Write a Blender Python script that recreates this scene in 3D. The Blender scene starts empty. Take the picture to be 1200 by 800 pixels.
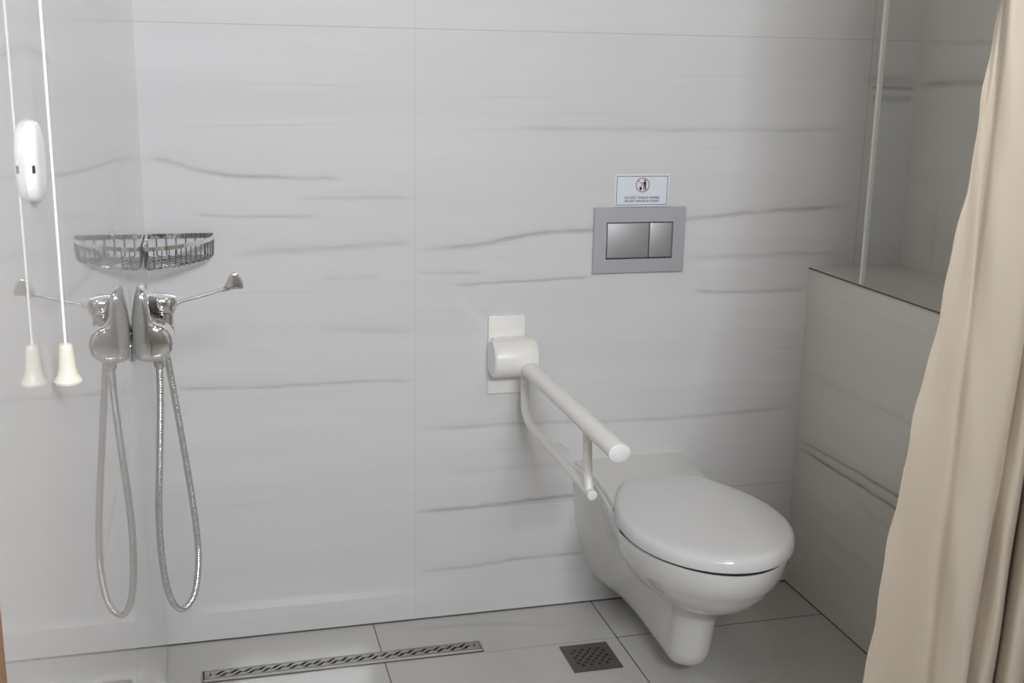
import bpy, bmesh, math, random
from mathutils import Vector, Matrix
random.seed(4)
SC = bpy.context.scene
COL = SC.collection
PI = math.pi

# ------------------------------------------------------------------ camera, world, light, exposure
W = 1.6925          # partition plane
LEDGE = 0.91
NICHE = 1.965
CEIL = 2.55
REAR = -3.8
cam_d = bpy.data.cameras.new('camera')
cam = bpy.data.objects.new('camera', cam_d)
COL.objects.link(cam)
CX, CY, CZ, YAW, PITCH, ROLL, FPX = 0.1299, -2.7607, 1.4307, 0.2627, 0.2365, 0.0182, 1361.35
fw = Vector((math.sin(YAW)*math.cos(PITCH), math.cos(YAW)*math.cos(PITCH), -math.sin(PITCH)))
rt = Vector((math.cos(YAW), -math.sin(YAW), 0))
up = rt.cross(fw)
R_ = rt*math.cos(ROLL) + up*math.sin(ROLL)
U_ = -rt*math.sin(ROLL) + up*math.cos(ROLL)
m = Matrix((R_, U_, -fw)).transposed().to_4x4()
m.translation = Vector((CX, CY, CZ))
cam.matrix_world = m
cam_d.sensor_width = 36.0
cam_d.lens = FPX/1200*36
cam_d.clip_start = 0.02
SC.camera = cam

SC.view_settings.view_transform = 'Standard'
SC.view_settings.look = 'None'
SC.view_settings.gamma = 1.0
SC.view_settings.use_curve_mapping = False
SC.view_settings.exposure = 0.06
SC.cycles.blur_glossy = 0.0
SC.cycles.caustics_reflective = False

wd = bpy.data.worlds.new('world'); SC.world = wd; wd.use_nodes = True
wd.node_tree.nodes['Background'].inputs[0].default_value = (0.80, 0.88, 1.0, 1)
wd.node_tree.nodes['Background'].inputs[1].default_value = 1.0

def area(name, loc, target, sx, sy, power, col):
    l = bpy.data.lights.new(name, 'AREA'); l.shape = 'RECTANGLE'; l.size = sx; l.size_y = sy
    l.energy = power; l.color = col
    o = bpy.data.objects.new(name, l); COL.objects.link(o); o.location = loc
    o.rotation_euler = (Vector(target)-Vector(loc)).to_track_quat('-Z', 'Y').to_euler()
    return o
WX0, WX1, WZ0, WZ1 = 0.17, 1.02, 2.09, 2.50        # the window behind the camera
area('window_daylight', ((WX0+WX1)/2, REAR-0.02, (WZ0+WZ1)/2), (-0.33, 0, 1.85), WX1-WX0, WZ1-WZ0, 41, (0.915, 0.95, 1.0)).data.spread = math.radians(122)
area('warm_fill_light', (1.15, -1.75, CEIL-0.05), (1.15, -1.75, 0), 0.35, 0.35, 4.5, (1.0, 0.88, 0.70))  # added warm fill below the ceiling, no fitting there

# ------------------------------------------------------------------ helpers
def obj(name, bm, mat, parent=None, smooth=True, sharp=40):
    me = bpy.data.meshes.new(name)
    bmesh.ops.recalc_face_normals(bm, faces=bm.faces)
    bm.to_mesh(me); bm.free()
    if isinstance(mat, (list, tuple)):
        for q in mat: me.materials.append(q)
    else:
        me.materials.append(mat)
    if smooth:
        for p in me.polygons: p.use_smooth = True
        me.set_sharp_from_angle(angle=math.radians(sharp))
    o = bpy.data.objects.new(name, me); COL.objects.link(o)
    if parent:
        o.parent = parent
        o.location = -world_loc(parent)
    return o
def world_loc(o):
    v = Vector((0, 0, 0))
    while o:
        v = v + Vector(o.location); o = o.parent
    return v
def tag(o, label, cat, group=None):
    o['label'] = label; o['category'] = cat
    if group: o['group'] = group
    return o
def thing(name, label, cat, loc=(0, 0, 0), group=None):
    o = bpy.data.objects.new(name, None); COL.objects.link(o); o.location = loc
    o.empty_display_size = 0.05
    return tag(o, label, cat, group)
def struct(name, bm, mat, smooth=False):
    o = obj(name, bm, mat, smooth=smooth); o['kind'] = 'structure'; return o
def box(bm, x0, x1, y0, y1, z0, z1, bev=0.0, seg=2):
    r = bmesh.ops.create_cube(bm, size=1)
    vs = r['verts']
    for v in vs:
        v.co = Vector(((x0+x1)/2+v.co.x*(x1-x0), (y0+y1)/2+v.co.y*(y1-y0), (z0+z1)/2+v.co.z*(z1-z0)))
    if bev > 0:
        es = list({e for v in vs for e in v.link_edges})
        bmesh.ops.bevel(bm, geom=es, offset=bev, segments=seg, affect='EDGES', profile=0.5)
    return bm
def catmull(P, n=8, closed=False):
    P = [Vector(p) for p in P]; out = []
    N = len(P)
    rng = range(N) if closed else range(N-1)
    for i in rng:
        if closed: p0, p1, p2, p3 = P[i-1], P[i], P[(i+1) % N], P[(i+2) % N]
        else:
            p1, p2 = P[i], P[i+1]
            p0 = P[i-1] if i > 0 else p1*2-p2
            p3 = P[i+2] if i+2 < N else p2*2-p1
        for k in range(n):
            t = k/n
            out.append(0.5*((2*p1)+(-p0+p2)*t+(2*p0-5*p1+4*p2-p3)*t*t+(-p0+3*p1-3*p2+p3)*t**3))
    if not closed: out.append(P[-1].copy())
    return out
def tube(bm, pts, r, seg=12, cap=True, rfun=None):
    pts = [Vector(p) for p in pts]
    T = []
    for i in range(len(pts)):
        a = pts[max(i-1, 0)]; b = pts[min(i+1, len(pts)-1)]
        T.append((b-a).normalized())
    ref = Vector((0, 0, 1)) if abs(T[0].z) < 0.9 else Vector((1, 0, 0))
    N = (ref - T[0]*ref.dot(T[0])).normalized()
    rings = []
    for i, p in enumerate(pts):
        N = (N - T[i]*N.dot(T[i])).normalized(); B = T[i].cross(N)
        rr = rfun(i) if rfun else (r[i] if isinstance(r, (list, tuple)) else r)
        rings.append([bm.verts.new(p+(N*math.cos(2*PI*k/seg)+B*math.sin(2*PI*k/seg))*rr) for k in range(seg)])
    for a, b in zip(rings, rings[1:]):
        for k in range(seg): bm.faces.new((a[k], a[(k+1) % seg], b[(k+1) % seg], b[k]))
    if cap:
        bm.faces.new(rings[0][::-1]); bm.faces.new(rings[-1])
    return bm
def lathe(bm, prof, seg=28, M=Matrix.Identity(4)):
    """prof: list of (radius, height) revolved about local z, then moved by M"""
    rings = []
    for r, h in prof:
        if r < 1e-6: rings.append([bm.verts.new(M @ Vector((0, 0, h)))])
        else: rings.append([bm.verts.new(M @ Vector((r*math.cos(2*PI*k/seg), r*math.sin(2*PI*k/seg), h))) for k in range(seg)])
    for a, b in zip(rings, rings[1:]):
        for k in range(seg):
            k2 = (k+1) % seg
            if len(a) == 1 and len(b) == 1: continue
            if len(a) == 1: bm.faces.new((a[0], b[k2], b[k]))
            elif len(b) == 1: bm.faces.new((a[k], a[k2], b[0]))
            else: bm.faces.new((a[k], a[k2], b[k2], b[k]))
    return bm
def axis_to(d):
    return Vector(d).normalized().to_track_quat('Z', 'Y').to_matrix().to_4x4()
def loft(bm, rings, cap0=True, cap1=True):
    R = [[bm.verts.new(p) for p in r] for r in rings]
    n = len(R[0])
    for a, b in zip(R, R[1:]):
        for k in range(n): bm.faces.new((a[k], a[(k+1) % n], b[(k+1) % n], b[k]))
    if cap0: bm.faces.new(R[0][::-1])
    if cap1: bm.faces.new(R[-1])
    return bm
def holed_plate(outer, holes, thick, frame):
    """flat sheet with real holes; outer and holes are closed (a,b) outlines, frame maps (a,b,t) to the world"""
    cu = bpy.data.curves.new('tmp', 'CURVE'); cu.dimensions = '2D'; cu.fill_mode = 'BOTH'; cu.extrude = thick/2
    for lp in [outer]+holes:
        s = cu.splines.new('POLY'); s.points.add(len(lp)-1); s.use_cyclic_u = True
        for p, q in zip(s.points, lp): p.co = (q[0], q[1], 0, 1)
    o = bpy.data.objects.new('tmp', cu); COL.objects.link(o)
    dg = bpy.context.evaluated_depsgraph_get()
    me = bpy.data.meshes.new_from_object(o.evaluated_get(dg))
    bm = bmesh.new(); bm.from_mesh(me)
    for v in bm.verts: v.co = frame(v.co.x, v.co.y, v.co.z)
    bpy.data.objects.remove(o); bpy.data.curves.remove(cu); bpy.data.meshes.remove(me)
    return bm
def text_bm(s, size, cx, cz, y, bold=0.0, spacing=1.0):
    cu = bpy.data.curves.new('tmp', 'FONT'); cu.body = s; cu.size = size; cu.align_x = 'CENTER'; cu.align_y = 'CENTER'
    cu.extrude = 0.00015; cu.offset = bold; cu.space_character = spacing
    o = bpy.data.objects.new('tmp', cu); COL.objects.link(o)
    dg = bpy.context.evaluated_depsgraph_get()
    me = bpy.data.meshes.new_from_object(o.evaluated_get(dg))
    bm = bmesh.new(); bm.from_mesh(me)
    for v in bm.verts: v.co = Vector((cx+v.co.x, y-v.co.z, cz+v.co.y))
    bpy.data.objects.remove(o); bpy.data.curves.remove(cu); bpy.data.meshes.remove(me)
    return bm

# ------------------------------------------------------------------ materials
def mat(name, col, rough=0.5, metal=0.0, coat=0.0, var=0.0, vscale=30, ior=1.5, spec=0.5, sheen=0.0):
    m = bpy.data.materials.new(name); m.use_nodes = True
    nt = m.node_tree; b = nt.nodes['Principled BSDF']
    b.inputs['Base Color'].default_value = (*col, 1); b.inputs['Roughness'].default_value = rough
    b.inputs['Metallic'].default_value = metal; b.inputs['Coat Weight'].default_value = coat
    b.inputs['IOR'].default_value = ior; b.inputs['Specular IOR Level'].default_value = spec
    b.inputs['Sheen Weight'].default_value = sheen
    tc = nt.nodes.new('ShaderNodeTexCoord')
    n = nt.nodes.new('ShaderNodeTexNoise'); n.inputs['Scale'].default_value = vscale; n.inputs['Detail'].default_value = 3
    nt.links.new(tc.outputs['Object'], n.inputs['Vector'])
    mr = nt.nodes.new('ShaderNodeMapRange'); mr.inputs['To Min'].default_value = rough*0.92; mr.inputs['To Max'].default_value = rough*1.08
    nt.links.new(n.outputs['Fac'], mr.inputs['Value'])
    if var > 0: nt.links.new(mr.outputs['Result'], b.inputs['Roughness'])
    if var > 0:
        mx = nt.nodes.new('ShaderNodeMix'); mx.data_type = 'RGBA'
        mx.inputs['A'].default_value = (*[c*(1-var) for c in col], 1); mx.inputs['B'].default_value = (*[min(c*(1+var), 1) for c in col], 1)
        nt.links.new(n.outputs['Fac'], mx.inputs['Factor']); nt.links.new(mx.outputs['Result'], b.inputs['Base Color'])
    return m
def srgb(r, g, b):
    f = lambda c: (c/255/12.92) if c/255 <= 0.04045 else ((c/255+0.055)/1.055)**2.4
    return (f(r), f(g), f(b))

class NB:
    """small builder for math node chains"""
    def __init__(s, nt): s.nt = nt
    def m(s, op, a, b=None, c=None, clamp=False):
        n = s.nt.nodes.new('ShaderNodeMath'); n.operation = op; n.use_clamp = clamp
        for i, v in enumerate((a, b, c)):
            if v is None: continue
            if isinstance(v, (int, float)): n.inputs[i].default_value = v
            else: s.nt.links.new(v, n.inputs[i])
        return n.outputs[0]
    def curve(s, x, pts, x0, x1, y0, y1, smooth=True):
        """piecewise curve through pts, both axes normalised to 0..1"""
        n = s.nt.nodes.new('ShaderNodeFloatCurve')
        t = s.m('DIVIDE', s.m('SUBTRACT', x, x0), x1-x0, clamp=True)
        s.nt.links.new(t, n.inputs['Value'])
        cm = n.mapping; c = cm.curves[0]
        P = [((p[0]-x0)/(x1-x0), (p[1]-y0)/(y1-y0)) for p in pts]
        while len(c.points) < len(P): c.points.new(0.5, 0.5)
        for q, p in zip(c.points, P):
            q.location = p; q.handle_type = 'AUTO' if smooth else 'VECTOR'
        cm.update()
        return s.m('ADD', s.m('MULTIPLY', n.outputs[0], y1-y0), y0)

def tile_mat(name, uaxis, vaxis, base, veins, joints, rough=0.1, band=(1.0, 11.0), seed=0, bandamt=0.085, grout=(0.55, 0.55, 0.56), fine=1.0, wiggle=1.0):
    """polished marble-look tile. veins: (points[(u,v)..], half width, strength). joints: (axis, pos, halfwidth, strength, lo, hi, dark)"""
    m = bpy.data.materials.new(name); m.use_nodes = True
    nt = m.node_tree; b = nt.nodes['Principled BSDF']; N = NB(nt)
    g = nt.nodes.new('ShaderNodeNewGeometry'); sp = nt.nodes.new('ShaderNodeSeparateXYZ')
    nt.links.new(g.outputs['Position'], sp.inputs[0])
    u = sp.outputs[uaxis]; v = sp.outputs[vaxis]
    def noise(su, sv, w, detail=3, rough_=0.55):
        c = nt.nodes.new('ShaderNodeCombineXYZ')
        nt.links.new(N.m('MULTIPLY', u, su), c.inputs[0]); nt.links.new(N.m('MULTIPLY', v, sv), c.inputs[1]); c.inputs[2].default_value = w+seed*7.3
        n = nt.nodes.new('ShaderNodeTexNoise'); n.inputs['Scale'].default_value = 1; n.inputs['Detail'].default_value = detail; n.inputs['Roughness'].default_value = rough_
        nt.links.new(c.outputs[0], n.inputs['Vector']); return n.outputs['Fac']
    wig = N.m('MULTIPLY', N.m('SUBTRACT', noise(9, 3, 1.7, 4), 0.5), 0.012*wiggle)
    brk = noise(7*wiggle, 40*wiggle, 5.1, 4*wiggle, 0.7)
    v2 = N.m('ADD', v, wig)
    total = None
    for pts, hw, st in veins:
        hw = hw*1.2
        u0, u1 = pts[0][0], pts[-1][0]
        vs = [p[1] for p in pts]; lo, hi = min(vs)-0.02, max(vs)+0.02
        zc = N.curve(u, pts, u0, u1, lo, hi)
        d = N.m('SUBTRACT', v2, zc)
        # sharp lower side, soft upper side
        core = N.m('POWER', 2.718, N.m('MULTIPLY', N.m('MULTIPLY', d, d), -1/(hw*hw)))
        up_ = N.m('MULTIPLY', N.m('GREATER_THAN', d, 0.0), N.m('POWER', 2.718, N.m('MULTIPLY', d, -1/(hw*3.2))))
        s = N.m('ADD', core, N.m('MULTIPLY', up_, 0.35))
        fade = 0.08*(u1-u0)+0.012
        e = N.m('MULTIPLY', N.m('DIVIDE', N.m('SUBTRACT', u, u0-0.004), fade, clamp=True), N.m('DIVIDE', N.m('SUBTRACT', u1+0.004, u), fade, clamp=True))
        s = N.m('MULTIPLY', N.m('MULTIPLY', s, e), st*0.70)
        total = s if total is None else N.m('ADD', total, s)
    bk = N.m('ADD', N.m('MULTIPLY', brk, 2.2), -0.10)
    vein = N.m('MULTIPLY', total, bk, clamp=True) if total is not None else None
    # broad soft horizontal banding and faint hair veins
    bd = noise(band[0], band[1], 0.3, 3)
    hair = N.m('MULTIPLY', N.m('SUBTRACT', noise(1.6, 60, 9.0, 2), 0.62, clamp=True), 0.5*fine)
    shade = N.m('SUBTRACT', N.m('ADD', 1.0, N.m('MULTIPLY', N.m('SUBTRACT', bd, 0.5), bandamt*2)), hair)
    col = nt.nodes.new('ShaderNodeMix'); col.data_type = 'RGBA'; col.blend_type = 'MULTIPLY'; col.inputs['Factor'].default_value = 1
    col.inputs['A'].default_value = (*base, 1)
    cc = nt.nodes.new('ShaderNodeCombineXYZ')
    for i in range(3): nt.links.new(shade, cc.inputs[i])
    nt.links.new(cc.outputs[0], col.inputs['B'])
    out = col.outputs['Result']
    if vein is not None:
        mx = nt.nodes.new('ShaderNodeMix'); mx.data_type = 'RGBA'; nt.links.new(vein, mx.inputs['Factor'])
        nt.links.new(out, mx.inputs['A']); mx.inputs['B'].default_value = (*[c*0.33 for c in (base[0]*1.02, base[1]*0.97, base[2]*0.9)], 1); out = mx.outputs['Result']
    for ax, pos, hw, st, lo, hi, gcol in joints:
        a, o2 = (u, v) if ax == 'u' else (v, u)
        k = N.m('LESS_THAN', N.m('ABSOLUTE', N.m('SUBTRACT', a, pos)), hw)
        k = N.m('MULTIPLY', k, N.m('MULTIPLY', N.m('GREATER_THAN', o2, lo), N.m('LESS_THAN', o2, hi)))
        k = N.m('MULTIPLY', k, st)
        mx = nt.nodes.new('ShaderNodeMix'); mx.data_type = 'RGBA'; nt.links.new(k, mx.inputs['Factor'])
        nt.links.new(out, mx.inputs['A']); mx.inputs['B'].default_value = (*gcol, 1); out = mx.outputs['Result']
    nt.links.new(out, b.inputs['Base Color'])
    b.inputs['Roughness'].default_value = rough
    b.inputs['IOR'].default_value = 1.5
    return m

DK = srgb(112, 108, 102); LT = srgb(176, 176, 174); SIL = srgb(78, 74, 70)
TB = srgb(222, 221, 222)
TP = srgb(223, 218, 209)     # warmer base colour for the partition and niche tiles
back_veins = [
 ([(0.0, 1.205), (0.05, 1.199), (0.129, 1.175), (0.20, 1.164), (0.275, 1.160), (0.459, 1.156)], 0.0045, 0.36),
 ([(0.34, 1.110), (0.626, 1.107)], 0.005, 0.14),
 ([(0.10, 1.076), (0.134, 1.074), (0.318, 1.067), (0.40, 1.070)], 0.003, 0.26),
 ([(0.188, 0.980), (0.446, 0.991), (0.626, 0.998)], 0.007, 0.26),
 ([(0.394, 0.916), (0.54, 0.916)], 0.006, 0.13),
 ([(0.039, 0.664), (0.236, 0.655), (0.42, 0.657), (0.625, 0.652)], 0.0035, 0.36),
 ([(0.39, 0.790), (0.626, 0.781)], 0.006, 0.14),
 ([(0.627, 0.980), (0.781, 0.990), (0.87, 1.006), (0.955, 1.018), (1.08, 1.021), (1.332, 1.044), (1.486, 1.057), (1.72, 1.068), (1.80, 1.070)], 0.005, 0.48),
 ([(0.627, 0.924), (0.80, 0.920)], 0.003, 0.25),
 ([(0.72, 0.890), (0.914, 0.896), (1.085, 0.902)], 0.003, 0.40),
 ([(0.85, 1.274), (1.50, 1.270), (1.80, 1.272)], 0.0045, 0.22),
 ([(1.326, 0.940), (1.60, 0.946), (1.79, 0.942)], 0.006, 0.24),
 ([(1.36, 0.856), (1.50, 0.848), (1.69, 0.850)], 0.004, 0.42),
 ([(0.627, 0.524), (0.90, 0.522), (1.228, 0.511), (1.50, 0.514), (1.69, 0.523)], 0.0045, 0.30),
 ([(0.627, 0.302), (0.857, 0.306), (1.032, 0.312), (1.30, 0.312)], 0.005, 0.52),
 ([(0.627, 0.136), (0.80, 0.139), (0.90, 0.146), (1.10, 0.143)], 0.004, 0.40),
 ([(1.83, 1.379), (1.88, 1.381), (1.962, 1.379)], 0.004, 0.75),
 ([(1.83, 1.350), (1.962, 1.352)], 0.008, 0.45),
 ([(1.80, 1.400), (1.962, 1.402)], 0.010, 0.25),
 ([(0.70, 0.405), (1.0, 0.402), (1.3, 0.398)], 0.007, 0.10),
]
back_joints = [('u', 0.6243, 0.0010, 0.32, 0, 3, LT), ('u', 1.8243, 0.0012, 0.30, LEDGE, 3, DK),
               ('v', 1.501, 0.0010, 0.28, 0, 3, DK), ('v', 0.901, 0.0008, 0.18, 0, 0.624, LT), ('v', 0.301, 0.0008, 0.30, 0.624, 3, DK),
               ('v', 0.0, 0.0045, 0.95, -1, 3, SIL)]
M_back = tile_mat('marble_tile_back', 0, 2, TB, back_veins, back_joints, rough=0.06, seed=0)
left_veins = [([(-1.9, 1.30), (-1.3, 1.18), (-0.75, 1.182), (-0.35, 1.19), (0.0, 1.204)], 0.006, 0.24),
              ([(-1.9, 1.425), (-1.72, 1.432), (-1.57, 1.418)], 0.005, 0.28),
              ([(-1.2, 1.492), (-0.8, 1.497), (-0.3, 1.478)], 0.006, 0.35),
              ([(-1.57, 0.86), (-0.9, 0.85), (-0.1, 0.866)], 0.006, 0.20)]
left_joints = [('u', -1.590, 0.0016, 0.9, 0, 3, srgb(232, 232, 230)), ('v', 0.0, 0.004, 0.95, -9, 3, SIL), ('v', 1.501, 0.001, 0.3, -9, 3, LT)]
M_left = tile_mat('marble_tile_left', 1, 2, TB, left_veins, left_joints, rough=0.018, seed=3, bandamt=0.02, band=(0.5, 3.0), fine=0.0, wiggle=0.02)
part_veins = [([(-1.2, 0.425), (-0.60, 0.416), (-0.35, 0.412), (-0.0, 0.410)], 0.0035, 0.85),
              ([(-1.2, 0.452), (-0.55, 0.446), (-0.25, 0.440), (-0.06, 0.432), (0, 0.420)], 0.0035, 0.70),
              ([(-1.2, 0.36), (-0.60, 0.352), (-0.30, 0.366)], 0.006, 0.20),
              ([(-0.9, 0.62), (-0.40, 0.63), (-0.05, 0.622)], 0.006, 0.12)]
M_part = tile_mat('marble_tile_partition', 1, 2, TP, part_veins, [('v', 0.0, 0.0045, 0.95, -9, 3, SIL)], rough=0.2, seed=5)
niche_veins = [([(-1.0, 1.412), (-0.5, 1.400), (-0.2, 1.398), (0, 1.386)], 0.007, 0.55), ([(-1.0, 1.49), (0, 1.496)], 0.006, 0.2)]
M_niche = tile_mat('marble_tile_niche', 1, 2, TP, niche_veins, [], rough=0.16, seed=8)
M_ledge = tile_mat('marble_tile_ledge', 1, 0, TP, [], [], rough=0.16, seed=9)
FB = srgb(200, 198, 193)
fg = srgb(96, 90, 84)
floor_veins = [([(1.15, -0.66), (1.25, -0.58), (1.34, -0.50), (1.42, -0.47)], 0.008, 0.22), ([(0.6, -0.05), (0.72, -0.055), (1.0, -0.12)], 0.010, 0.15),
               ([(0.10, -0.55), (0.4, -0.47), (0.9, -0.44)], 0.008, 0.14)]
floor_joints = [('u', 0.512, 0.0016, 0.9, -9, 0.1, fg), ('u', 1.109, 0.0018, 0.95, -9, 0.1, fg), ('u', 1.706, 0.0018, 0.95, -9, 0.1, fg), ('u', -0.1, 0.0018, 0.95, -9, 0.1, fg),
                ('v', -0.207, 0.0011, 0.55, 0.76, 1.109, fg), ('v', -0.207, 0.0017, 0.95, 1.109, 3, fg), ('v', -0.804, 0.0018, 0.9, -9, 9, fg), ('v', -1.401, 0.0018, 0.9, -9, 9, fg)]
M_floor = tile_mat('marble_tile_floor', 0, 1, FB, floor_veins, floor_joints, rough=0.045, seed=11, band=(2.2, 5.0), fine=0.6)
M_paint = mat('white_paint', (0.50, 0.485, 0.46), 0.8, var=0.02)
M_rear = mat('rear_wall_paint', (0.52, 0.51, 0.49), 0.8, var=0.02)
M_ceramic = mat('glazed_ceramic', srgb(226, 225, 221), 0.08, coat=0.2)
M_lid = mat('thermoset_lid', srgb(228, 228, 229), 0.09)
M_gap = mat('dark_gap_shade', (0.02, 0.02, 0.03), 0.6)  # near-black colour standing in for shade in narrow gaps
M_white = mat('white_powder_coat', srgb(244, 242, 237), 0.28)
M_endcap = mat('white_plastic_cap', srgb(240, 240, 240), 0.35)
M_chrome = mat('polished_chrome', (0.86, 0.86, 0.87), 0.06, metal=1.0)
M_wire = mat('dark_chrome_wire', (0.40, 0.39, 0.38), 0.12, metal=1.0)
M_satin = mat('satin_chrome', (0.56, 0.56, 0.61), 0.48, metal=0.7, var=0.02, vscale=8)
M_button = mat('satin_chrome_buttons', (0.46, 0.46, 0.48), 0.52, metal=0.7, var=0.04, vscale=30)
M_steel = mat('brushed_steel', (0.40, 0.385, 0.365), 0.35, metal=1.0, var=0.1, vscale=90)
M_darksteel = mat('tarnished_steel', (0.17, 0.15, 0.135), 0.45, metal=0.7, var=0.15, vscale=90)
M_lip = mat('pale_tile_lip', srgb(196, 194, 190), 0.2)
M_glint = mat('white_glint', (0.93, 0.93, 0.93), 0.08, coat=1.0)
M_pit = mat('drain_pit_shade', (0.006, 0.006, 0.006), 0.8)  # near-black sheets standing in for the shade down in the drains
M_brightplastic = mat('bright_white_plastic', (0.84, 0.84, 0.84), 0.25)
M_cord = mat('white_nylon_cord', (0.88, 0.88, 0.86), 0.6)
M_bell = mat('cream_plastic', srgb(222, 219, 204), 0.35)
M_sign = mat('sign_white', srgb(230, 236, 244), 0.4)
M_signdark = mat('sign_dark_print', srgb(66, 78, 98), 0.6)
M_black = mat('sign_black_print', srgb(28, 20, 26), 0.6)
M_red = mat('sign_red_print', srgb(176, 92, 92), 0.6)
M_wood = mat('brown_wood', srgb(160, 112, 76), 0.45, var=0.15, vscale=12)
M_edgeline = mat('dark_edge_line', srgb(86, 80, 72), 0.4)

M_glass = bpy.data.materials.new('shower_glass'); M_glass.use_nodes = True
nt = M_glass.node_tree
for n in list(nt.nodes): nt.nodes.remove(n)
o_ = nt.nodes.new('ShaderNodeOutputMaterial'); tr = nt.nodes.new('ShaderNodeBsdfTransparent'); gl = nt.nodes.new('ShaderNodeBsdfGlossy')
tr.inputs[0].default_value = (0.955, 0.97, 0.958, 1); gl.inputs['Roughness'].default_value = 0.02
fr = nt.nodes.new('ShaderNodeFresnel'); fr.inputs[0].default_value = 1.5
mx = nt.nodes.new('ShaderNodeMixShader')
gg = nt.nodes.new('ShaderNodeNewGeometry'); NBg = NB(nt)
nt.links.new(NBg.m('MULTIPLY', fr.outputs[0], NBg.m('SUBTRACT', 1.0, gg.outputs['Backfacing'])), mx.inputs[0]); nt.links.new(tr.outputs[0], mx.inputs[1]); nt.links.new(gl.outputs[0], mx.inputs[2]); nt.links.new(mx.outputs[0], o_.inputs[0])
M_glassedge = mat('polished_glass_edge', srgb(232, 233, 226), 0.3)

M_curtain = bpy.data.materials.new('curtain_fabric'); M_curtain.use_nodes = True
nt = M_curtain.node_tree; b = nt.nodes['Principled BSDF']; o_ = nt.nodes['Material Output']
CC = srgb(215, 203, 186)
b.inputs['Roughness'].default_value = 0.55; b.inputs['Sheen Weight'].default_value = 0.15
tc = nt.nodes.new('ShaderNodeTexCoord'); n = nt.nodes.new('ShaderNodeTexNoise'); n.inputs['Scale'].default_value = 5
nt.links.new(tc.outputs['Object'], n.inputs['Vector'])
mxc = nt.nodes.new('ShaderNodeMix'); mxc.data_type = 'RGBA'; mxc.inputs['A'].default_value = (*[c*0.95 for c in CC], 1); mxc.inputs['B'].default_value = (*[min(c*1.04, 1) for c in CC], 1)
nt.links.new(n.outputs['Fac'], mxc.inputs['Factor']); nt.links.new(mxc.outputs['Result'], b.inputs['Base Color'])
tl = nt.nodes.new('ShaderNodeBsdfTranslucent'); tl.inputs[0].default_value = (CC[0], CC[1]*0.85, CC[2]*0.7, 1)
ms = nt.nodes.new('ShaderNodeMixShader'); ms.inputs[0].default_value = 0.2
nt.links.new(b.outputs[0], ms.inputs[1]); nt.links.new(tl.outputs[0], ms.inputs[2]); nt.links.new(ms.outputs[0], o_.inputs[0])

# ------------------------------------------------------------------ the room
bm = bmesh.new(); box(bm, -0.12, NICHE+0.12, REAR, 0.12, -0.1, 0.0)
struct('floor', bm, M_floor)
bm = bmesh.new(); box(bm, 0.0, NICHE, 0.0, 0.12, 0.0, CEIL); struct('wall_back', bm, M_back)
bm = bmesh.new(); box(bm, -0.12, 0.0, REAR, 0.12, 0.0, CEIL); struct('wall_left', bm, M_left)
bm = bmesh.new(); box(bm, NICHE, NICHE+0.12, REAR, 0.12, 0.0, CEIL); struct('wall_right', bm, M_niche)
bm = bmesh.new(); box(bm, -0.12, NICHE+0.12, REAR-0.1, 0.12, CEIL, CEIL+0.1); struct('ceiling', bm, M_paint)
bm = bmesh.new()   # rear wall around the window
box(bm, -0.12, WX0, REAR-0.1, REAR, 0, CEIL); box(bm, WX1, NICHE+0.12, REAR-0.1, REAR, 0, CEIL)
box(bm, WX0, WX1, REAR-0.1, REAR, 0, WZ0); box(bm, WX0, WX1, REAR-0.1, REAR, WZ1, CEIL)
struct('wall_rear', bm, M_rear)
PEND = -1.75
bm = bmesh.new(); box(bm, W, NICHE, PEND, 0.0, 0.0, LEDGE-0.008); struct('wall_partition', bm, M_part)
bm = bmesh.new(); box(bm, W, NICHE, PEND, 0.0, LEDGE-0.008, LEDGE, 0.001, 1); struct('trim_1', bm, M_ledge)
bm = bmesh.new(); box(bm, W-0.0015, W, PEND, 0.0, LEDGE-0.0045, LEDGE-0.0005); struct('ledge_edge_line', bm, M_edgeline)  # thin dark line along the front edge of the ledge
# window frame behind the camera
bm = bmesh.new()
for a in ((WX0, WX0+0.02, WZ0, WZ1), (WX1-0.02, WX1, WZ0, WZ1), (WX0, WX1, WZ0, WZ0+0.02), (WX0, WX1, WZ1-0.02, WZ1)):
    box(bm, a[0], a[1], REAR-0.005, REAR+0.02, a[2], a[3], 0.003)
struct('window_1', bm, M_paint)
# wooden door casing on the left wall beside the camera
bm = bmesh.new(); box(bm, 0.0, 0.003, -2.16, -2.068, 0.0, 2.06, 0.001, 1); box(bm, 0.0, 0.010, -2.16, -2.11, 0.0, 2.06, 0.003)
struct('door_1', bm, M_wood)

# glass panel on the ledge
g = thing('glass_panel', 'clear frameless glass panel standing on the low tiled partition', 'glass panel', (W+0.004, -0.25, LEDGE))
bm = bmesh.new(); box(bm, W+0.0, W+0.008, PEND, -0.257, LEDGE, 2.3); obj('pane', bm, M_glass, g, smooth=False)
bm = bmesh.new(); box(bm, W-0.0008, W+0.0088, -0.2585, -0.2475, LEDGE, 2.3, 0.0008, 1); e = obj('polished_edge', bm, M_glassedge, g, smooth=False)
e['label'] = 'pale polished front edge of the glass'

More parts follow.
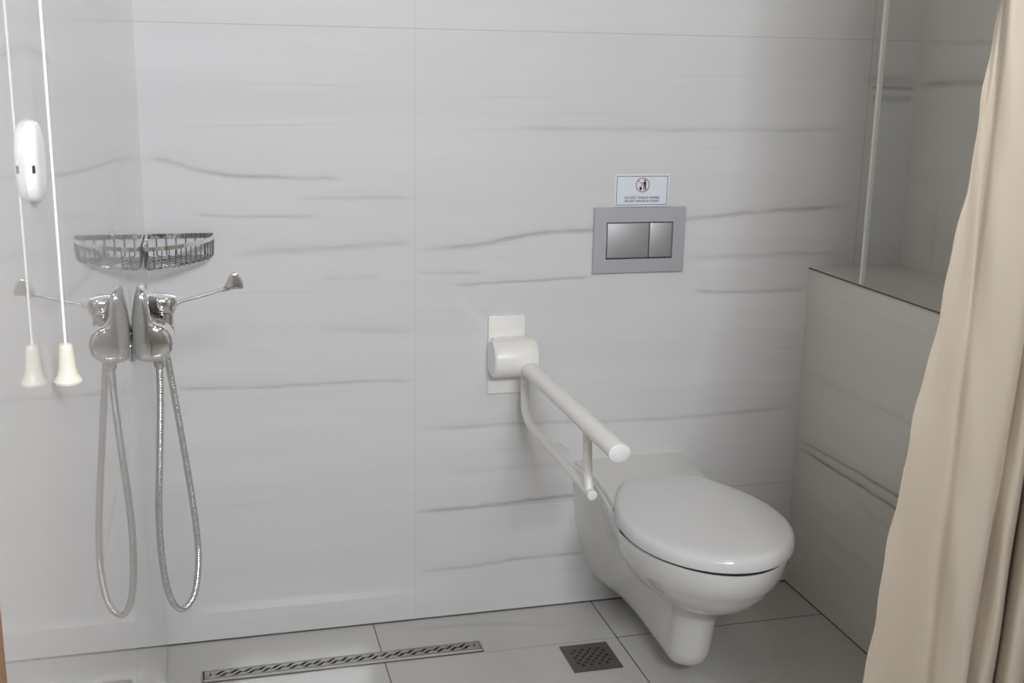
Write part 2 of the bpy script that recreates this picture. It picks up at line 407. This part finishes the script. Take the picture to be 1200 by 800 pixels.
# ------------------------------------------------------------------ toilet
TX = 1.199
def outline(ws, tip, yc=-0.45, n1=5, n2=16, sc=1.0, inset=0.0, pw=0.5):
    """closed outline (x offset, y) of a pan section; ws = half widths at y = 0, -.12, -.3, yc"""
    ys = [0.0, -0.12, -0.29, yc]
    pts = catmull([(w, y, 0) for w, y in zip(ws, ys)], n1)
    half = [(p.x, p.y) for p in pts]
    for k in range(1, n2+1):
        a = k/n2*PI/2
        half.append((ws[-1]*math.cos(a)**(pw*2)*1.0 if k < n2 else 0.0, yc+(tip-yc)*math.sin(a)))
    full = half+[(-x, y) for x, y in half[-2::-1]]
    return full
def ring(ws, tip, z, yc=-0.45):
    return [Vector((TX+x, y, z)) for x, y in outline(ws, tip, yc)]
levels = [
 (0.050, (0.010, 0.012, 0.014, 0.016), -0.445, -0.40),
 (0.0515, (0.050, 0.030, 0.030, 0.034), -0.462, -0.42),
 (0.057, (0.064, 0.040, 0.038, 0.042), -0.480, -0.43),
 (0.070, (0.080, 0.050, 0.043, 0.047), -0.495, -0.44),
 (0.092, (0.094, 0.060, 0.047, 0.050), -0.506, -0.44),
 (0.130, (0.112, 0.073, 0.053, 0.052), -0.516, -0.44),
 (0.190, (0.130, 0.091, 0.062, 0.055), -0.530, -0.45),
 (0.218, (0.138, 0.098, 0.069, 0.060), -0.542, -0.45),
 (0.232, (0.141, 0.101, 0.075, 0.071), -0.566, -0.45),
 (0.246, (0.143, 0.104, 0.087, 0.091), -0.600, -0.45),
 (0.262, (0.145, 0.107, 0.101, 0.116), -0.633, -0.45),
 (0.285, (0.147, 0.111, 0.120, 0.142), -0.665, -0.45),
 (0.310, (0.150, 0.116, 0.135, 0.161), -0.688, -0.45),
 (0.330, (0.152, 0.120, 0.145, 0.172), -0.702, -0.45),
 (0.337, (0.153, 0.122, 0.148, 0.176), -0.709, -0.45),
 (0.360, (0.155, 0.128, 0.155, 0.184), -0.719, -0.45),
 (0.385, (0.157, 0.139, 0.160, 0.188), -0.724, -0.45),
 (0.396, (0.156, 0.142, 0.163, 0.188), -0.723, -0.45),
 (0.400, (0.152, 0.138, 0.159, 0.184), -0.719, -0.45),
]
t = thing('toilet', 'white wall-hung toilet with a long pan and closed lid', 'toilet', (TX, -0.1, 0.034))
bm = bmesh.new()
loft(bm, [ring(l[1], l[2], l[0], l[3]) for l in levels])
obj('pan', bm, M_ceramic, t, sharp=85)
# raised flat shelf at the back of the pan
bm = bmesh.new()
def shelf_ring(z, ins):
    P = catmull([(0.150-ins, 0, 0), (0.139-ins, -0.10, 0), (0.146-ins, -0.22, 0), (0.160-ins, -0.33, 0)], 5)
    h = [(p.x, p.y) for p in P]
    h += [(0.10, -0.345), (0.0, -0.35)]
    return [Vector((TX+x, y, z)) for x, y in h+[(-x, y) for x, y in h[-2::-1]]]
loft(bm, [shelf_ring(0.398, 0.0), shelf_ring(0.406, 0.0), shelf_ring(0.4115, 0.002), shelf_ring(0.414, 0.006)])
obj('shelf', bm, M_ceramic, t, sharp=60)
bm = bmesh.new()
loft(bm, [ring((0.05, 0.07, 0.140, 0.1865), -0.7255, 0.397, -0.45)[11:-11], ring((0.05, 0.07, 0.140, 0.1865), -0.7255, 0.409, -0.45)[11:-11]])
s_ = obj('seam_shade', bm, M_gap, t); s_['label'] = 'dark line painted for the shaded gap under the lid'  # dark ring painted as the shade in the seam under the lid
def lid_ring(z, ins):
    """egg outline with a short straight rear edge"""
    P = catmull([(0.098, -0.222, 0), (0.122, -0.262, 0), (0.158, -0.335, 0), (0.184, -0.42, 0), (0.190, -0.49, 0)], 5)
    h = [(p.x, p.y) for p in P]
    for k in range(1, 19):
        a = k/18*PI/2
        h.append((0.190*math.cos(a) if k < 18 else 0.0, -0.49-(0.733-0.49)*math.sin(a)))
    h = [(0.0, -0.218), (0.05, -0.218), (0.085, -0.219)]+h
    cx_, cy_ = 0, -0.47
    out = []
    for x, y in h:
        f = 1-ins/0.19
        out.append((x*f, cy_+(y-cy_)*(1-ins/0.26)))
    full = out+[(-x, y) for x, y in out[-2:0:-1]]
    return [Vector((TX+x, y, z)) for x, y in full]
bm = bmesh.new()
prof = [(0.4052, 0.005), (0.4060, 0.001), (0.410, 0.0), (0.420, 0.0005), (0.429, 0.003), (0.4345, 0.008), (0.4375, 0.016), (0.4395, 0.035), (0.4415, 0.08), (0.4425, 0.13), (0.443, 0.17)]
loft(bm, [lid_ring(z, i) for z, i in prof])
obj('lid', bm, M_lid, t, sharp=60)

# ------------------------------------------------------------------ folding support rail
AX = 0.893
g = thing('support_rail', 'white fold-up grab rail on a rectangular wall plate beside the toilet', 'grab rail', (0.857, 0, 0.61))
bm = bmesh.new(); box(bm, 0.8085, 0.903, -0.010, 0.0, 0.610, 0.812, 0.0012); obj('wall_plate', bm, M_white, g)
bm = bmesh.new()
HZ, HY = 0.713, -0.052
Mh = Matrix.Translation((0.806, HY, HZ)) @ axis_to((1, 0, 0))
lathe(bm, [(0, 0), (0.043, 0), (0.0465, 0.003), (0.0475, 0.008), (0.0475, 0.088), (0.0465, 0.0885), (0.0465, 0.0905), (0.0475, 0.091), (0.0475, 0.106), (0.045, 0.111), (0.038, 0.114), (0, 0.115)], 40, Mh)
box(bm, 0.815, 0.903, -0.052, -0.009, HZ-0.046, HZ+0.046, 0.004)
obj('hinge_drum', bm, M_white, g)
bm = bmesh.new()
YE = -0.742
tube(bm, [(AX, -0.060, 0.693), (AX, -0.30, 0.694), (AX, YE+0.004, 0.694), (AX, YE, 0.694)], [0.0185, 0.0185, 0.0185, 0.0178], 28)
for v in bm.verts: v.co.x = AX+(v.co.x-AX)*1.2
obj('upper_tube', bm, M_white, g)
bm = bmesh.new(); lathe(bm, [(0.0188, 0), (0.0188, 0.002), (0.017, 0.0035), (0, 0.004)], 28, Matrix.Translation((AX, YE, 0.694)) @ axis_to((0, -1, 0)))
for v in bm.verts: v.co.x = AX+(v.co.x-AX)*1.2
obj('end_cap', bm, M_endcap, g)
bm = bmesh.new()
path = [(AX, -0.052, 0.690), (AX, -0.055, 0.64), (AX, -0.058, 0.605), (AX, -0.068, 0.578), (AX, -0.092, 0.562), (AX, -0.125, 0.555), (AX, -0.20, 0.553), (AX, -0.40, 0.551), (AX, -0.592, 0.550)]
tube(bm, catmull(path, 6), 0.0105, 20)
lt_ = obj('lower_tube', bm, M_white, g)
bm = bmesh.new(); lathe(bm, [(0.0108, 0), (0.0108, 0.002), (0.009, 0.003), (0, 0.0033)], 24, Matrix.Translation((AX, -0.592, 0.550)) @ axis_to((0, -1, 0)))
obj('end_cap', bm, M_endcap, g)
bm = bmesh.new(); tube(bm, catmull([(AX, -0.545, 0.690), (AX, -0.553, 0.63), (AX, -0.560, 0.585), (AX, -0.572, 0.553)], 6), 0.0098, 20)
obj('strut', bm, M_white, g)
for (p, q_) in (((0.905, -0.085, 0.575), (0.918, -0.128, 0.577)), ((0.905, -0.300, 0.567), (0.915, -0.352, 0.566))):   # two added white slivers in place of highlights beside the lower tube
    bm = bmesh.new(); tube(bm, [(AX, p[1]+0.004, 0.556), (0.900, p[1]+0.002, 0.566), p, q_, (q_[0]+0.001, q_[1]-0.004, q_[2])], [0.0014, 0.0016, 0.0032, 0.0036, 0.0022], 10)
    obj('glint_sliver', bm, M_glint, g)

# ------------------------------------------------------------------ flush plate and sign
g = thing('flush_plate', 'satin chrome dual flush plate set in the tiled back wall', 'flush plate', (1.201, 0, 0.911))
bm = holed_plate([(1.078, 0.911), (1.324, 0.911), (1.324, 1.0775), (1.078, 1.0775)], [[(1.1115, 0.9465), (1.2905, 0.9465), (1.2905, 1.0405), (1.1115, 1.0405)]], 0.010, lambda a, b, t_: Vector((a, -0.006+t_, b)))
bmesh.ops.remove_doubles(bm, verts=bm.verts, dist=1e-5)
bv = [e for e in bm.edges if len(e.link_faces) == 2 and e.calc_face_angle(0) > 1 and all(v.co.y < -0.01 for v in e.verts)]
bmesh.ops.bevel(bm, geom=bv, offset=0.0015, segments=2, affect='EDGES')
obj('frame', bm, M_satin, g, sharp=30)
bm = bmesh.new(); box(bm, 1.1110, 1.2910, -0.0035, -0.0005, 0.9460, 1.0410); obj('recess', bm, M_gap, g, smooth=False)
bm = bmesh.new(); box(bm, 1.1140, 1.2255, -0.0095, -0.004, 0.9500, 1.0380, 0.001); bb = obj('button', bm, M_button, g); bb['label'] = 'wide full flush button'
bm = bmesh.new(); box(bm, 1.2280, 1.2885, -0.0095, -0.004, 0.9500, 1.0380, 0.001); bb = obj('button', bm, M_button, g); bb['label'] = 'narrow half flush button'

g = thing('sign', 'small white rectangular notice with a red prohibition symbol above the flush plate', 'sign', (1.205, 0, 1.0785))
SX0, SX1, SZ0, SZ1 = 1.1315, 1.2775, 1.0785, 1.1605
bm = bmesh.new(); box(bm, SX0, SX1, -0.003, -0.0, SZ0, SZ1, 0.0006, 1); obj('board', bm, M_sign, g, smooth=False)
q = 0.0045; w_ = 0.0013
bm = holed_plate([(SX0+q, SZ0+q), (SX1-q, SZ0+q), (SX1-q, SZ1-q), (SX0+q, SZ1-q)], [[(SX0+q+w_, SZ0+q+w_), (SX1-q-w_, SZ0+q+w_), (SX1-q-w_, SZ1-q-w_), (SX0+q+w_, SZ1-q-w_)]], 0.0003, lambda a, b, t_: Vector((a, -0.0031+t_, b)))
obj('printed_border', bm, M_signdark, g, smooth=False)
ICX, ICZ, IR = 1.2055, 1.1335, 0.0185
circ = lambda r: [(ICX+r*math.cos(2*PI*k/48), ICZ+r*math.sin(2*PI*k/48)) for k in range(48)]
bm = holed_plate(circ(IR), [circ(IR-0.0022)], 0.0004, lambda a, b, t_: Vector((a, -0.0032+t_, b)))
pl = [(-0.0133, 0.0121), (-0.0121, 0.0133), (0.0133, -0.0121), (0.0121, -0.0133)]
vs = [bm.verts.new((ICX+a, -0.00345, ICZ+b)) for a, b in pl]; bm.faces.new(vs)
obj('prohibition_ring', bm, M_red, g, smooth=False)
def flat(bm, pts, y=-0.0036):
    bm.faces.new([bm.verts.new((ICX+a*0.00112, y, ICZ+b*0.00112)) for a, b in pts])
bm = bmesh.new()
flat(bm, [(5.0+2.2*math.cos(2*PI*k/16), 10.0+2.2*math.sin(2*PI*k/16)) for k in range(16)])       # head
flat(bm, [(2.4, 6.5), (3.6, 7.6), (6.8, 7.6), (8.2, 5.5), (7.8, 0.0), (7.4, -11.5), (5.6, -11.5), (5.4, -2.0), (4.6, -2.0), (4.0, -11.5), (2.2, -11.5), (2.6, 0.0), (2.6, 3.0), (-1.0, 2.2), (-1.2, 3.8)])
flat(bm, [(-7.8, -4.0), (-1.6, -4.0), (-2.6, -11.5), (-6.8, -11.5)])                                # bin
flat(bm, [(-4.8, -0.8), (-3.2, -0.2), (-3.0, -1.8), (-4.6, -2.6)])                                  # paper
obj('pictogram', bm, M_black, g, smooth=False)
obj('lettering', text_bm('DO NOT THROW PAPERS', 0.0079, 1.2045, 1.1012, -0.0032, 0.00012, 1.02), M_signdark, g, smooth=False)
obj('lettering', text_bm('OR ANY WASTE IN TOILET', 0.0079, 1.2045, 1.0928, -0.0032, 0.00012, 0.98), M_signdark, g, smooth=False)

# ------------------------------------------------------------------ corner soap basket
g = thing('soap_basket', 'chrome wire corner soap basket on the wall above the shower mixer', 'basket', (0.0, 0.0, 0.985))
BZ, BS, BY = 1.0275, 0.150, 0.190
def front(z, k=1.0, n=14):
    P = [(BS*k, -0.006), (BS*k, -0.035), (BS*0.88*k, -0.088*k), (BS*0.62*k, -0.142*k), (0.062*k, -BY*0.91*k), (0.026, -BY*k), (0.006, -BY*k)]
    return catmull([(a, b_, z) for a, b_ in P], n)
def flatbar(bm, pts, h, th):
    """flat upright bar that follows pts"""
    pts = [Vector(p) for p in pts]; R = []
    for i, p in enumerate(pts):
        d = (pts[min(i+1, len(pts)-1)]-pts[max(i-1, 0)]).normalized(); nrm = Vector((-d.y, d.x, 0)).normalized()
        R.append([p+nrm*th/2+Vector((0, 0, h/2)), p-nrm*th/2+Vector((0, 0, h/2)), p-nrm*th/2-Vector((0, 0, h/2)), p+nrm*th/2-Vector((0, 0, h/2))])
    loft(bm, R); return bm
bm = bmesh.new(); flatbar(bm, front(BZ), 0.009, 0.0028); obj('front_rim', bm, M_chrome, g, sharp=30)
bm = bmesh.new(); flatbar(bm, [(0.006, -0.004, BZ+0.001), (BS, -0.004, BZ+0.001)], 0.010, 0.004); obj('back_rail', bm, M_chrome, g)
bm = bmesh.new(); flatbar(bm, [(0.004, -0.006, BZ+0.001), (0.004, -BY, BZ+0.001)], 0.010, 0.004); obj('side_rail', bm, M_chrome, g)
for (x, y, d) in ((0.070, -0.006, (0, -1, 0)), (0.012, -0.006, (0, -1, 0)), (0.006, -0.070, (1, 0, 0)), (0.006, -0.128, (1, 0, 0))):
    bm = bmesh.new(); lathe(bm, [(0, 0), (0.005, 0), (0.0045, 0.002), (0, 0.003)], 14, Matrix.Translation((x, y, BZ+0.001)) @ axis_to(d)); obj('screw', bm, M_chrome, g)
fr_ = front(BZ-0.005)
BD = 0.045
def hit(x, y, dx, dy):
    '''where a floor wire that starts on a wall rail meets the front rim'''
    for a, b_ in zip(fr_, fr_[1:]):
        ex, ey = b_.x-a.x, b_.y-a.y
        det = dx*(-ey)+ex*dy
        if abs(det) < 1e-12: continue
        t_ = ((a.x-x)*(-ey)+ex*(a.y-y))/det
        u_ = (dx*(a.y-y)-dy*(a.x-x))/det
        if 0 <= u_ <= 1 and t_ > 0.004: return x+dx*t_, y+dy*t_
    return None
starts = [(0.0045, -0.012-k*0.0225) for k in range(8)]+[(0.0245+k*0.0215, -0.0045) for k in range(6)]
for x, y in starts:
    h = hit(x, y, 1.0, -1.0)
    if h is None: continue
    hx, hy = h; n_ = Vector((hx-x, hy-y, 0)).normalized()*0.003
    bm = bmesh.new(); tube(bm, [(x, y, BZ-0.002), (x, y, BZ-BD+0.003), (x+n_.x, y+n_.y, BZ-BD), (hx-2*n_.x, hy-2*n_.y, BZ-BD), (hx-n_.x, hy-n_.y, BZ-BD+0.003), (hx, hy, BZ-0.002)], 0.00125, 6)
    obj('wire', bm, M_wire, g)
for q_ in (0.045, 0.095):     # two cross wires under the floor wires
    h = hit(q_, -q_, 1.0, 1.0) or (BS-0.01, -0.02)
    bm = bmesh.new(); tube(bm, [(0.012, -2*q_+0.012, BZ-BD-0.002), (min(2*q_, BS)-0.012, -max(2*q_-BS, 0)-0.012, BZ-BD-0.002)], 0.00125, 6)
    obj('wire', bm, M_wire, g)

# ------------------------------------------------------------------ shower mixer
g = thing('shower_mixer', 'chrome shower mixer with a long lever and looping hose below the soap basket', 'mixer tap', (0.0, -0.62, 0.885))
def prof_ring(y, s, shift=0.0, dz=0.0):
    P = [(0.008, 1.020), (0.013, 1.037), (0.021, 1.041), (0.029, 1.033), (0.0325, 1.010), (0.035, 0.990), (0.043, 0.978), (0.055, 0.973), (0.066, 0.962), (0.0715, 0.945), (0.069, 0.928), (0.059, 0.916), (0.044, 0.909), (0.026, 0.908), (0.010, 0.912), (0.003, 0.926), (0.002, 0.96), (0.003, 0.99)]
    pts = catmull([(a, b_, 0) for a, b_ in P], 3, closed=True)
    cx_, cz_ = 0.028, 0.955
    return [Vector((max(cx_+(p.x-cx_)*s+shift, 0.0005), y, cz_+(p.y-cz_)*(s if s > 0.9 else s)+dz)) for p in pts]
bm = bmesh.new()
sl = 0.16   # the cover leans with the body's slope
ys = [(-0.7135, 0.30), (-0.7125, 0.60), (-0.7105, 0.80), (-0.7075, 0.91), (-0.703, 0.965), (-0.696, 0.992), (-0.686, 1.0), (-0.660, 1.0), (-0.646, 0.97), (-0.640, 0.9)]
loft(bm, [prof_ring(y, s) for y, s in ys])
obj('body_cover', bm, M_chrome, g, sharp=60)
bm = bmesh.new()    # the horizontal body behind the cover
lathe(bm, [(0, 0), (0.026, 0), (0.029, 0.006), (0.029, 0.10), (0.025, 0.118), (0.016, 0.124), (0, 0.125)], 28, Matrix.Translation((0.040, -0.645, 0.928)) @ axis_to((0, 1, 0)))
obj('body', bm, M_chrome, g)
for y in (-0.675, -0.53):
    bm = bmesh.new(); lathe(bm, [(0, 0), (0.026, 0), (0.0265, 0.003), (0.020, 0.011), (0.012, 0.013), (0.012, 0.03), (0, 0.03)], 24, Matrix.Translation((0.0005, y, 0.930)) @ axis_to((1, 0, 0)))
    obj('wall_flange', bm, M_chrome, g)
bm = bmesh.new()    # cartridge neck with its domed cap
Mc = Matrix.Translation((0.050, -0.600, 0.935)) @ axis_to((0.03, -0.02, 1))
lathe(bm, [(0, 0), (0.0225, 0), (0.0225, 0.018), (0.0205, 0.020), (0.0205, 0.040), (0.0225, 0.042)], 28, Mc)
obj('cartridge', bm, M_chrome, g)
lv = thing_part = None
bm = bmesh.new()
lathe(bm, [(0.0215, 0.043), (0.0245, 0.045), (0.0262, 0.050), (0.0270, 0.062), (0.0262, 0.069), (0.0235, 0.0725), (0.012, 0.0745), (0, 0.075)], 32, Matrix.Translation((0.046, -0.600, 0.935)) @ axis_to((0.10, -0.02, 1)))
cap = obj('lever_cap', bm, M_chrome, g)
bm = bmesh.new()
arm = catmull([(0.068, -0.602, 0.985), (0.078, -0.603, 0.992), (0.095, -0.604, 0.998), (0.13, -0.606, 1.007), (0.158, -0.607, 1.016)], 6)
tube(bm, arm, [0.0064-0.0030*min(1, i/8) for i in range(len(arm))], 14)
# paddle: flattened end that flares upwards
PP = catmull([(0.152, 1.0145, 0), (0.160, 1.020, 0), (0.166, 1.029, 0), (0.172, 1.041, 0), (0.179, 1.0465, 0), (0.187, 1.044, 0), (0.1935, 1.033, 0), (0.196, 1.020, 0), (0.193, 1.0155, 0), (0.178, 1.0145, 0), (0.160, 1.0105, 0)], 5, closed=True)
pc = sum((p.x for p in PP))/len(PP), sum((p.y for p in PP))/len(PP)
loft(bm, [[Vector((pc[0]+(p.x-pc[0])*k_, y_, pc[1]+(p.y-pc[1])*k_)) for p in PP] for y_, k_ in ((-0.6100, 0.80), (-0.6095, 0.92), (-0.608, 1.0), (-0.606, 1.0), (-0.6045, 0.92), (-0.604, 0.8))])
obj('lever', bm, M_chrome, g)
bm = bmesh.new(); lathe(bm, [(0, 0), (0.0095, 0), (0.0105, 0.004), (0.0105, 0.018), (0.009, 0.022), (0, 0.022)], 20, Matrix.Translation((0.042, -0.625, 0.880)))
obj('outlet_nut', bm, M_chrome, g)

# hose hanging in a loop
HP = [(0.042, -0.625, 0.885), (0.040, -0.620, 0.82), (0.034, -0.615, 0.72), (0.026, -0.610, 0.60), (0.026, -0.600, 0.50), (0.034, -0.590, 0.42), (0.049, -0.580, 0.381), (0.066, -0.565, 0.374), (0.083, -0.55, 0.398), (0.092, -0.54, 0.46), (0.090, -0.54, 0.54), (0.080, -0.545, 0.65), (0.067, -0.555, 0.77), (0.056, -0.567, 0.87), (0.050, -0.575, 0.905)]
cen = catmull(HP, 60)
# resample by length
def resample(pts, step):
    out = [pts[0]]; acc = 0
    for a, b_ in zip(pts, pts[1:]):
        d = (b_-a).length
        while acc+d >= step:
            a = a+(b_-a).normalized()*(step-acc); out.append(a); d = (b_-a).length; acc = 0
        acc += d
    return out
cen = resample(cen, 0.0013)
bm = bmesh.new(); tube(bm, cen, 0, 14, rfun=lambda i: (0.0068, 0.0072, 0.0068, 0.0060)[i % 4])
hs = obj('hose', bm, M_chrome, g, sharp=80); hs['label'] = 'ribbed chrome hose hanging in a long loop'

# ------------------------------------------------------------------ alarm pull cord and wall switch
CXx, CYy = 0.0130, -1.745
g = thing('pull_cord', 'white pull cord with a cream bell-shaped handle hanging by the left wall', 'pull cord', (CXx, CYy, 1.160))
bm = bmesh.new(); tube(bm, [(CXx, CYy, 1.190), (CXx, CYy, 1.60), (CXx, CYy, CEIL-0.02)], 0.0011, 8); obj('cord', bm, M_cord, g)
bm = bmesh.new()
lathe(bm, [(0, 1.158), (0.0085, 1.158), (0.0112, 1.1585), (0.0118, 1.1605), (0.0105, 1.1630), (0.0085, 1.1665), (0.0073, 1.172), (0.0066, 1.180), (0.0060, 1.187), (0.0056, 1.1905), (0.0048, 1.1925), (0, 1.193)], 28, Matrix.Translation((CXx, CYy, 0)))
obj('bell_handle', bm, M_bell, g)
bm = bmesh.new(); lathe(bm, [(0, -0.02), (0.011, -0.02), (0.011, -0.008), (0.009, 0.0), (0, 0.0)], 20, Matrix.Translation((CXx, CYy, CEIL))); obj('ceiling_rose', bm, M_bell, g)

g = thing('wall_switch', 'bright white oval switch housing on the left wall beside the pull cord', 'switch', (0, -1.792, 1.347))
bm = bmesh.new()
SY, SZ = -1.769, 1.3465
def oval(x, s):
    out = []
    for k in range(40):
        a = 2*PI*k/40; c_, s2 = math.cos(a), math.sin(a)
        out.append(Vector((x, SY+0.031*s*math.copysign(abs(c_)**0.75, c_), SZ+0.0325*s*math.copysign(abs(s2)**0.8, s2))))
    return out
loft(bm, [oval(0.0, 1.0), oval(0.003, 1.0), oval(0.0056, 0.97), oval(0.0076, 0.88), oval(0.0090, 0.70), oval(0.0096, 0.45)])
obj('housing', bm, M_brightplastic, g, sharp=60)
bm = bmesh.new(); box(bm, 0.0045, 0.0068, -1.7995, -1.7968, 1.3405, 1.3465, 0.0004, 1); obj('indicator_slot', bm, M_gap, g)

# ------------------------------------------------------------------ linear drain
g = thing('linear_drain', 'long slotted stainless steel linear drain in the shower floor', 'drain', (0.42, -0.176, 0))
DX0, DX1, DY0, DY1 = 0.080, 0.7605, -0.2035, -0.1500
bm = bmesh.new(); box(bm, DX0, DX1, DY0, DY1, 0.0002, 0.0008); obj('channel_shade', bm, M_pit, g, smooth=False)
bm = holed_plate([(DX0, DY0), (DX1, DY0), (DX1, DY1), (DX0, DY1)], [[(DX0+0.003, DY0+0.003), (DX1-0.003, DY0+0.003), (DX1-0.003, DY1-0.003), (DX0+0.003, DY1-0.003)]], 0.0028, lambda a, b, t_: Vector((a, b, 0.0016+t_)))
obj('frame', bm, M_steel, g, smooth=False)
bm = bmesh.new(); box(bm, DX0+0.004, DX1-0.004, DY0+0.0045, DY0+0.0125, 0.0008, 0.0030, 0.0006, 1); obj('lip', bm, M_lip, g, smooth=False)
gx0, gx1, gy0, gy1 = DX0+0.0062, DX1-0.0045, DY0+0.0140, DY1-0.0040
def slot(cx_, cy_, L, wd_, ang, bend=0.0):
    pts = []
    for k in range(20):
        a = 2*PI*k/20; lx = L/2*math.cos(a); ly = wd_/2*math.sin(a)+bend*math.sin(PI*lx/(L/2))
        pts.append((cx_+lx*math.cos(ang)-ly*math.sin(ang), cy_+lx*math.sin(ang)+ly*math.cos(ang)))
    return pts
holes = []
nh = 19; yc_ = (gy0+gy1)/2
for k in range(nh):
    cx_ = gx0+0.040+k*(gx1-gx0-0.080)/(nh-1)
    holes.append(slot(cx_-0.0045, yc_+0.0048, 0.027, 0.0072, 0.50, 0.0018)); holes.append(slot(cx_+0.0045, yc_-0.0048, 0.027, 0.0072, 0.50, 0.0018))
holes.append([(gx0+0.012, yc_-0.006), (gx0+0.015, yc_-0.006), (gx0+0.015, yc_+0.008), (gx0+0.012, yc_+0.008)])
holes.append([(gx1-0.015, yc_-0.006), (gx1-0.012, yc_-0.006), (gx1-0.012, yc_+0.008), (gx1-0.015, yc_+0.008)])
bm = holed_plate([(gx0, gy0), (gx1, gy0), (gx1, gy1), (gx0, gy1)], holes, 0.0020, lambda a, b, t_: Vector((a, b, 0.0019+t_)))
obj('grate', bm, M_steel, g, smooth=False)

# ------------------------------------------------------------------ square floor drain
g = thing('floor_drain', 'small square dark metal floor drain grate beside the toilet', 'drain', (1.0105, -0.290, 0))
QX0, QX1, QY0, QY1 = 0.949, 1.0725, -0.354, -0.2265
bm = bmesh.new(); box(bm, QX0, QX1, QY0, QY1, 0.0002, 0.0008); obj('sump_shade', bm, M_pit, g, smooth=False)
holes = []
for i in range(9):
    for j in range(7):
        if (i+j) % 2 == 0: continue
        cx_ = (QX0+QX1)/2+(i-4)*0.0102; cy_ = (QY0+QY1)/2+(j-3)*0.0122
        holes.append([(cx_-0.0052, cy_), (cx_, cy_-0.0058), (cx_+0.0052, cy_), (cx_, cy_+0.0058)])
bm = holed_plate([(QX0, QY0), (QX1, QY0), (QX1, QY1), (QX0, QY1)], holes, 0.0024, lambda a, b, t_: Vector((a, b, 0.0019+t_)))
obj('grate', bm, M_darksteel, g, smooth=False)

# ------------------------------------------------------------------ shower curtain
TOPZ, BOTZ = 2.08, 0.05
YC = -1.2
# (x at z=0.39, x at z=1.53, depth offset low, depth offset high)
F = [(1.174, 1.295, 0.000, 0.016), (1.200, 1.2975, 0.005, 0.013), (1.232, 1.3000, 0.014, 0.009), (1.268, 1.3030, 0.024, 0.005), (1.296, 1.3065, 0.022, 0.000), (1.318, 1.316, 0.002, -0.010),
     (1.340, 1.340, -0.014, -0.020), (1.360, 1.380, -0.020, -0.030), (1.3735, 1.415, -0.018, -0.034), (1.3780, 1.436, 0.000, -0.022), (1.3750, 1.438, 0.022, 0.006), (1.378, 1.440, 0.036, 0.024),
     (1.392, 1.446, 0.020, 0.012), (1.408, 1.455, 0.004, 0.000), (1.423, 1.464, 0.000, -0.002), (1.4335, 1.470, 0.016, 0.014), (1.4345, 1.474, 0.052, 0.036), (1.438, 1.478, 0.046, 0.030),
     (1.445, 1.486, 0.004, 0.000), (1.460, 1.500, -0.026, -0.020), (1.480, 1.518, -0.028, -0.022), (1.494, 1.534, -0.006, -0.006), (1.500, 1.546, 0.034, 0.026), (1.515, 1.56, 0.014, 0.01),
     (1.535, 1.58, -0.030, -0.03), (1.560, 1.60, -0.026, -0.02), (1.580, 1.62, 0.030, 0.02), (1.605, 1.64, 0.0, 0.0), (1.630, 1.655, -0.030, -0.02), (1.655, 1.665, 0.01, 0.01)]
F = [(a+0.76*c_, b_+0.76*d_, c_, d_) for a, b_, c_, d_ in F]
F = [(min(a, 1.68), min(b_, 1.68), c_, d_) for a, b_, c_, d_ in F]
g = thing('shower_curtain', 'beige fabric shower curtain hanging in folds at the right', 'curtain', (1.45, YC, BOTZ))
NR = 90
rows = []
for r in range(NR+1):
    z = BOTZ+(TOPZ-BOTZ)*r/NR
    k = (z-0.39)/(1.53-0.39); kc = min(k, 1.25)
    P = []
    for i, (a, b_, c_, d_) in enumerate(F):
        wob = 0.0016*math.sin(z*9+i*0.9)+0.0012*math.sin(z*23+i*1.7)
        hemw = (0.0022*math.sin(z*26)+0.0014*math.sin(z*61+1)) if i == 0 else 0
        bulge = 0.006*math.sin(2*PI*max(0, min(1, k)))*max(0, 1-i/6)   # the leading edge bows a little
        P.append((a+(b_-a)*kc+wob*0.5+hemw-bulge, YC+(c_+(d_-c_)*kc)+wob*1.6, z))
    rows.append(catmull(P, 8))
bm = bmesh.new()
V = [[bm.verts.new(p) for p in row] for row in rows]
for a, b_ in zip(V, V[1:]):
    for k in range(len(a)-1): bm.faces.new((a[k], a[k+1], b_[k+1], b_[k]))
cu_ = obj('fabric', bm, M_curtain, g, sharp=180)
so = cu_.modifiers.new('thick', 'SOLIDIFY'); so.thickness = 0.0008; so.offset = 0
bm = bmesh.new()     # hem along the leading edge
tube(bm, [row[0] for row in rows], 0.0012, 8); obj('hem', bm, M_curtain, g)
rod = bmesh.new(); tube(rod, [(0.0, YC, TOPZ+0.045), (0.9, YC, TOPZ+0.045), (NICHE, YC, TOPZ+0.045)], 0.0125, 16)
rd = obj('curtain_rod', rod, M_chrome); tag(rd, 'straight chrome rod above the beige shower curtain', 'rod')
for i in range(0, len(F), 4):
    x = rows[-1][min(i*8, len(rows[-1])-1)].x
    bm = bmesh.new()
    pts = [(x, YC+0.020*math.sin(2*PI*k/20), TOPZ+0.040+0.024*math.cos(2*PI*k/20)) for k in range(21)]
    tube(bm, pts, 0.0015, 6); obj('ring', bm, M_chrome, g)
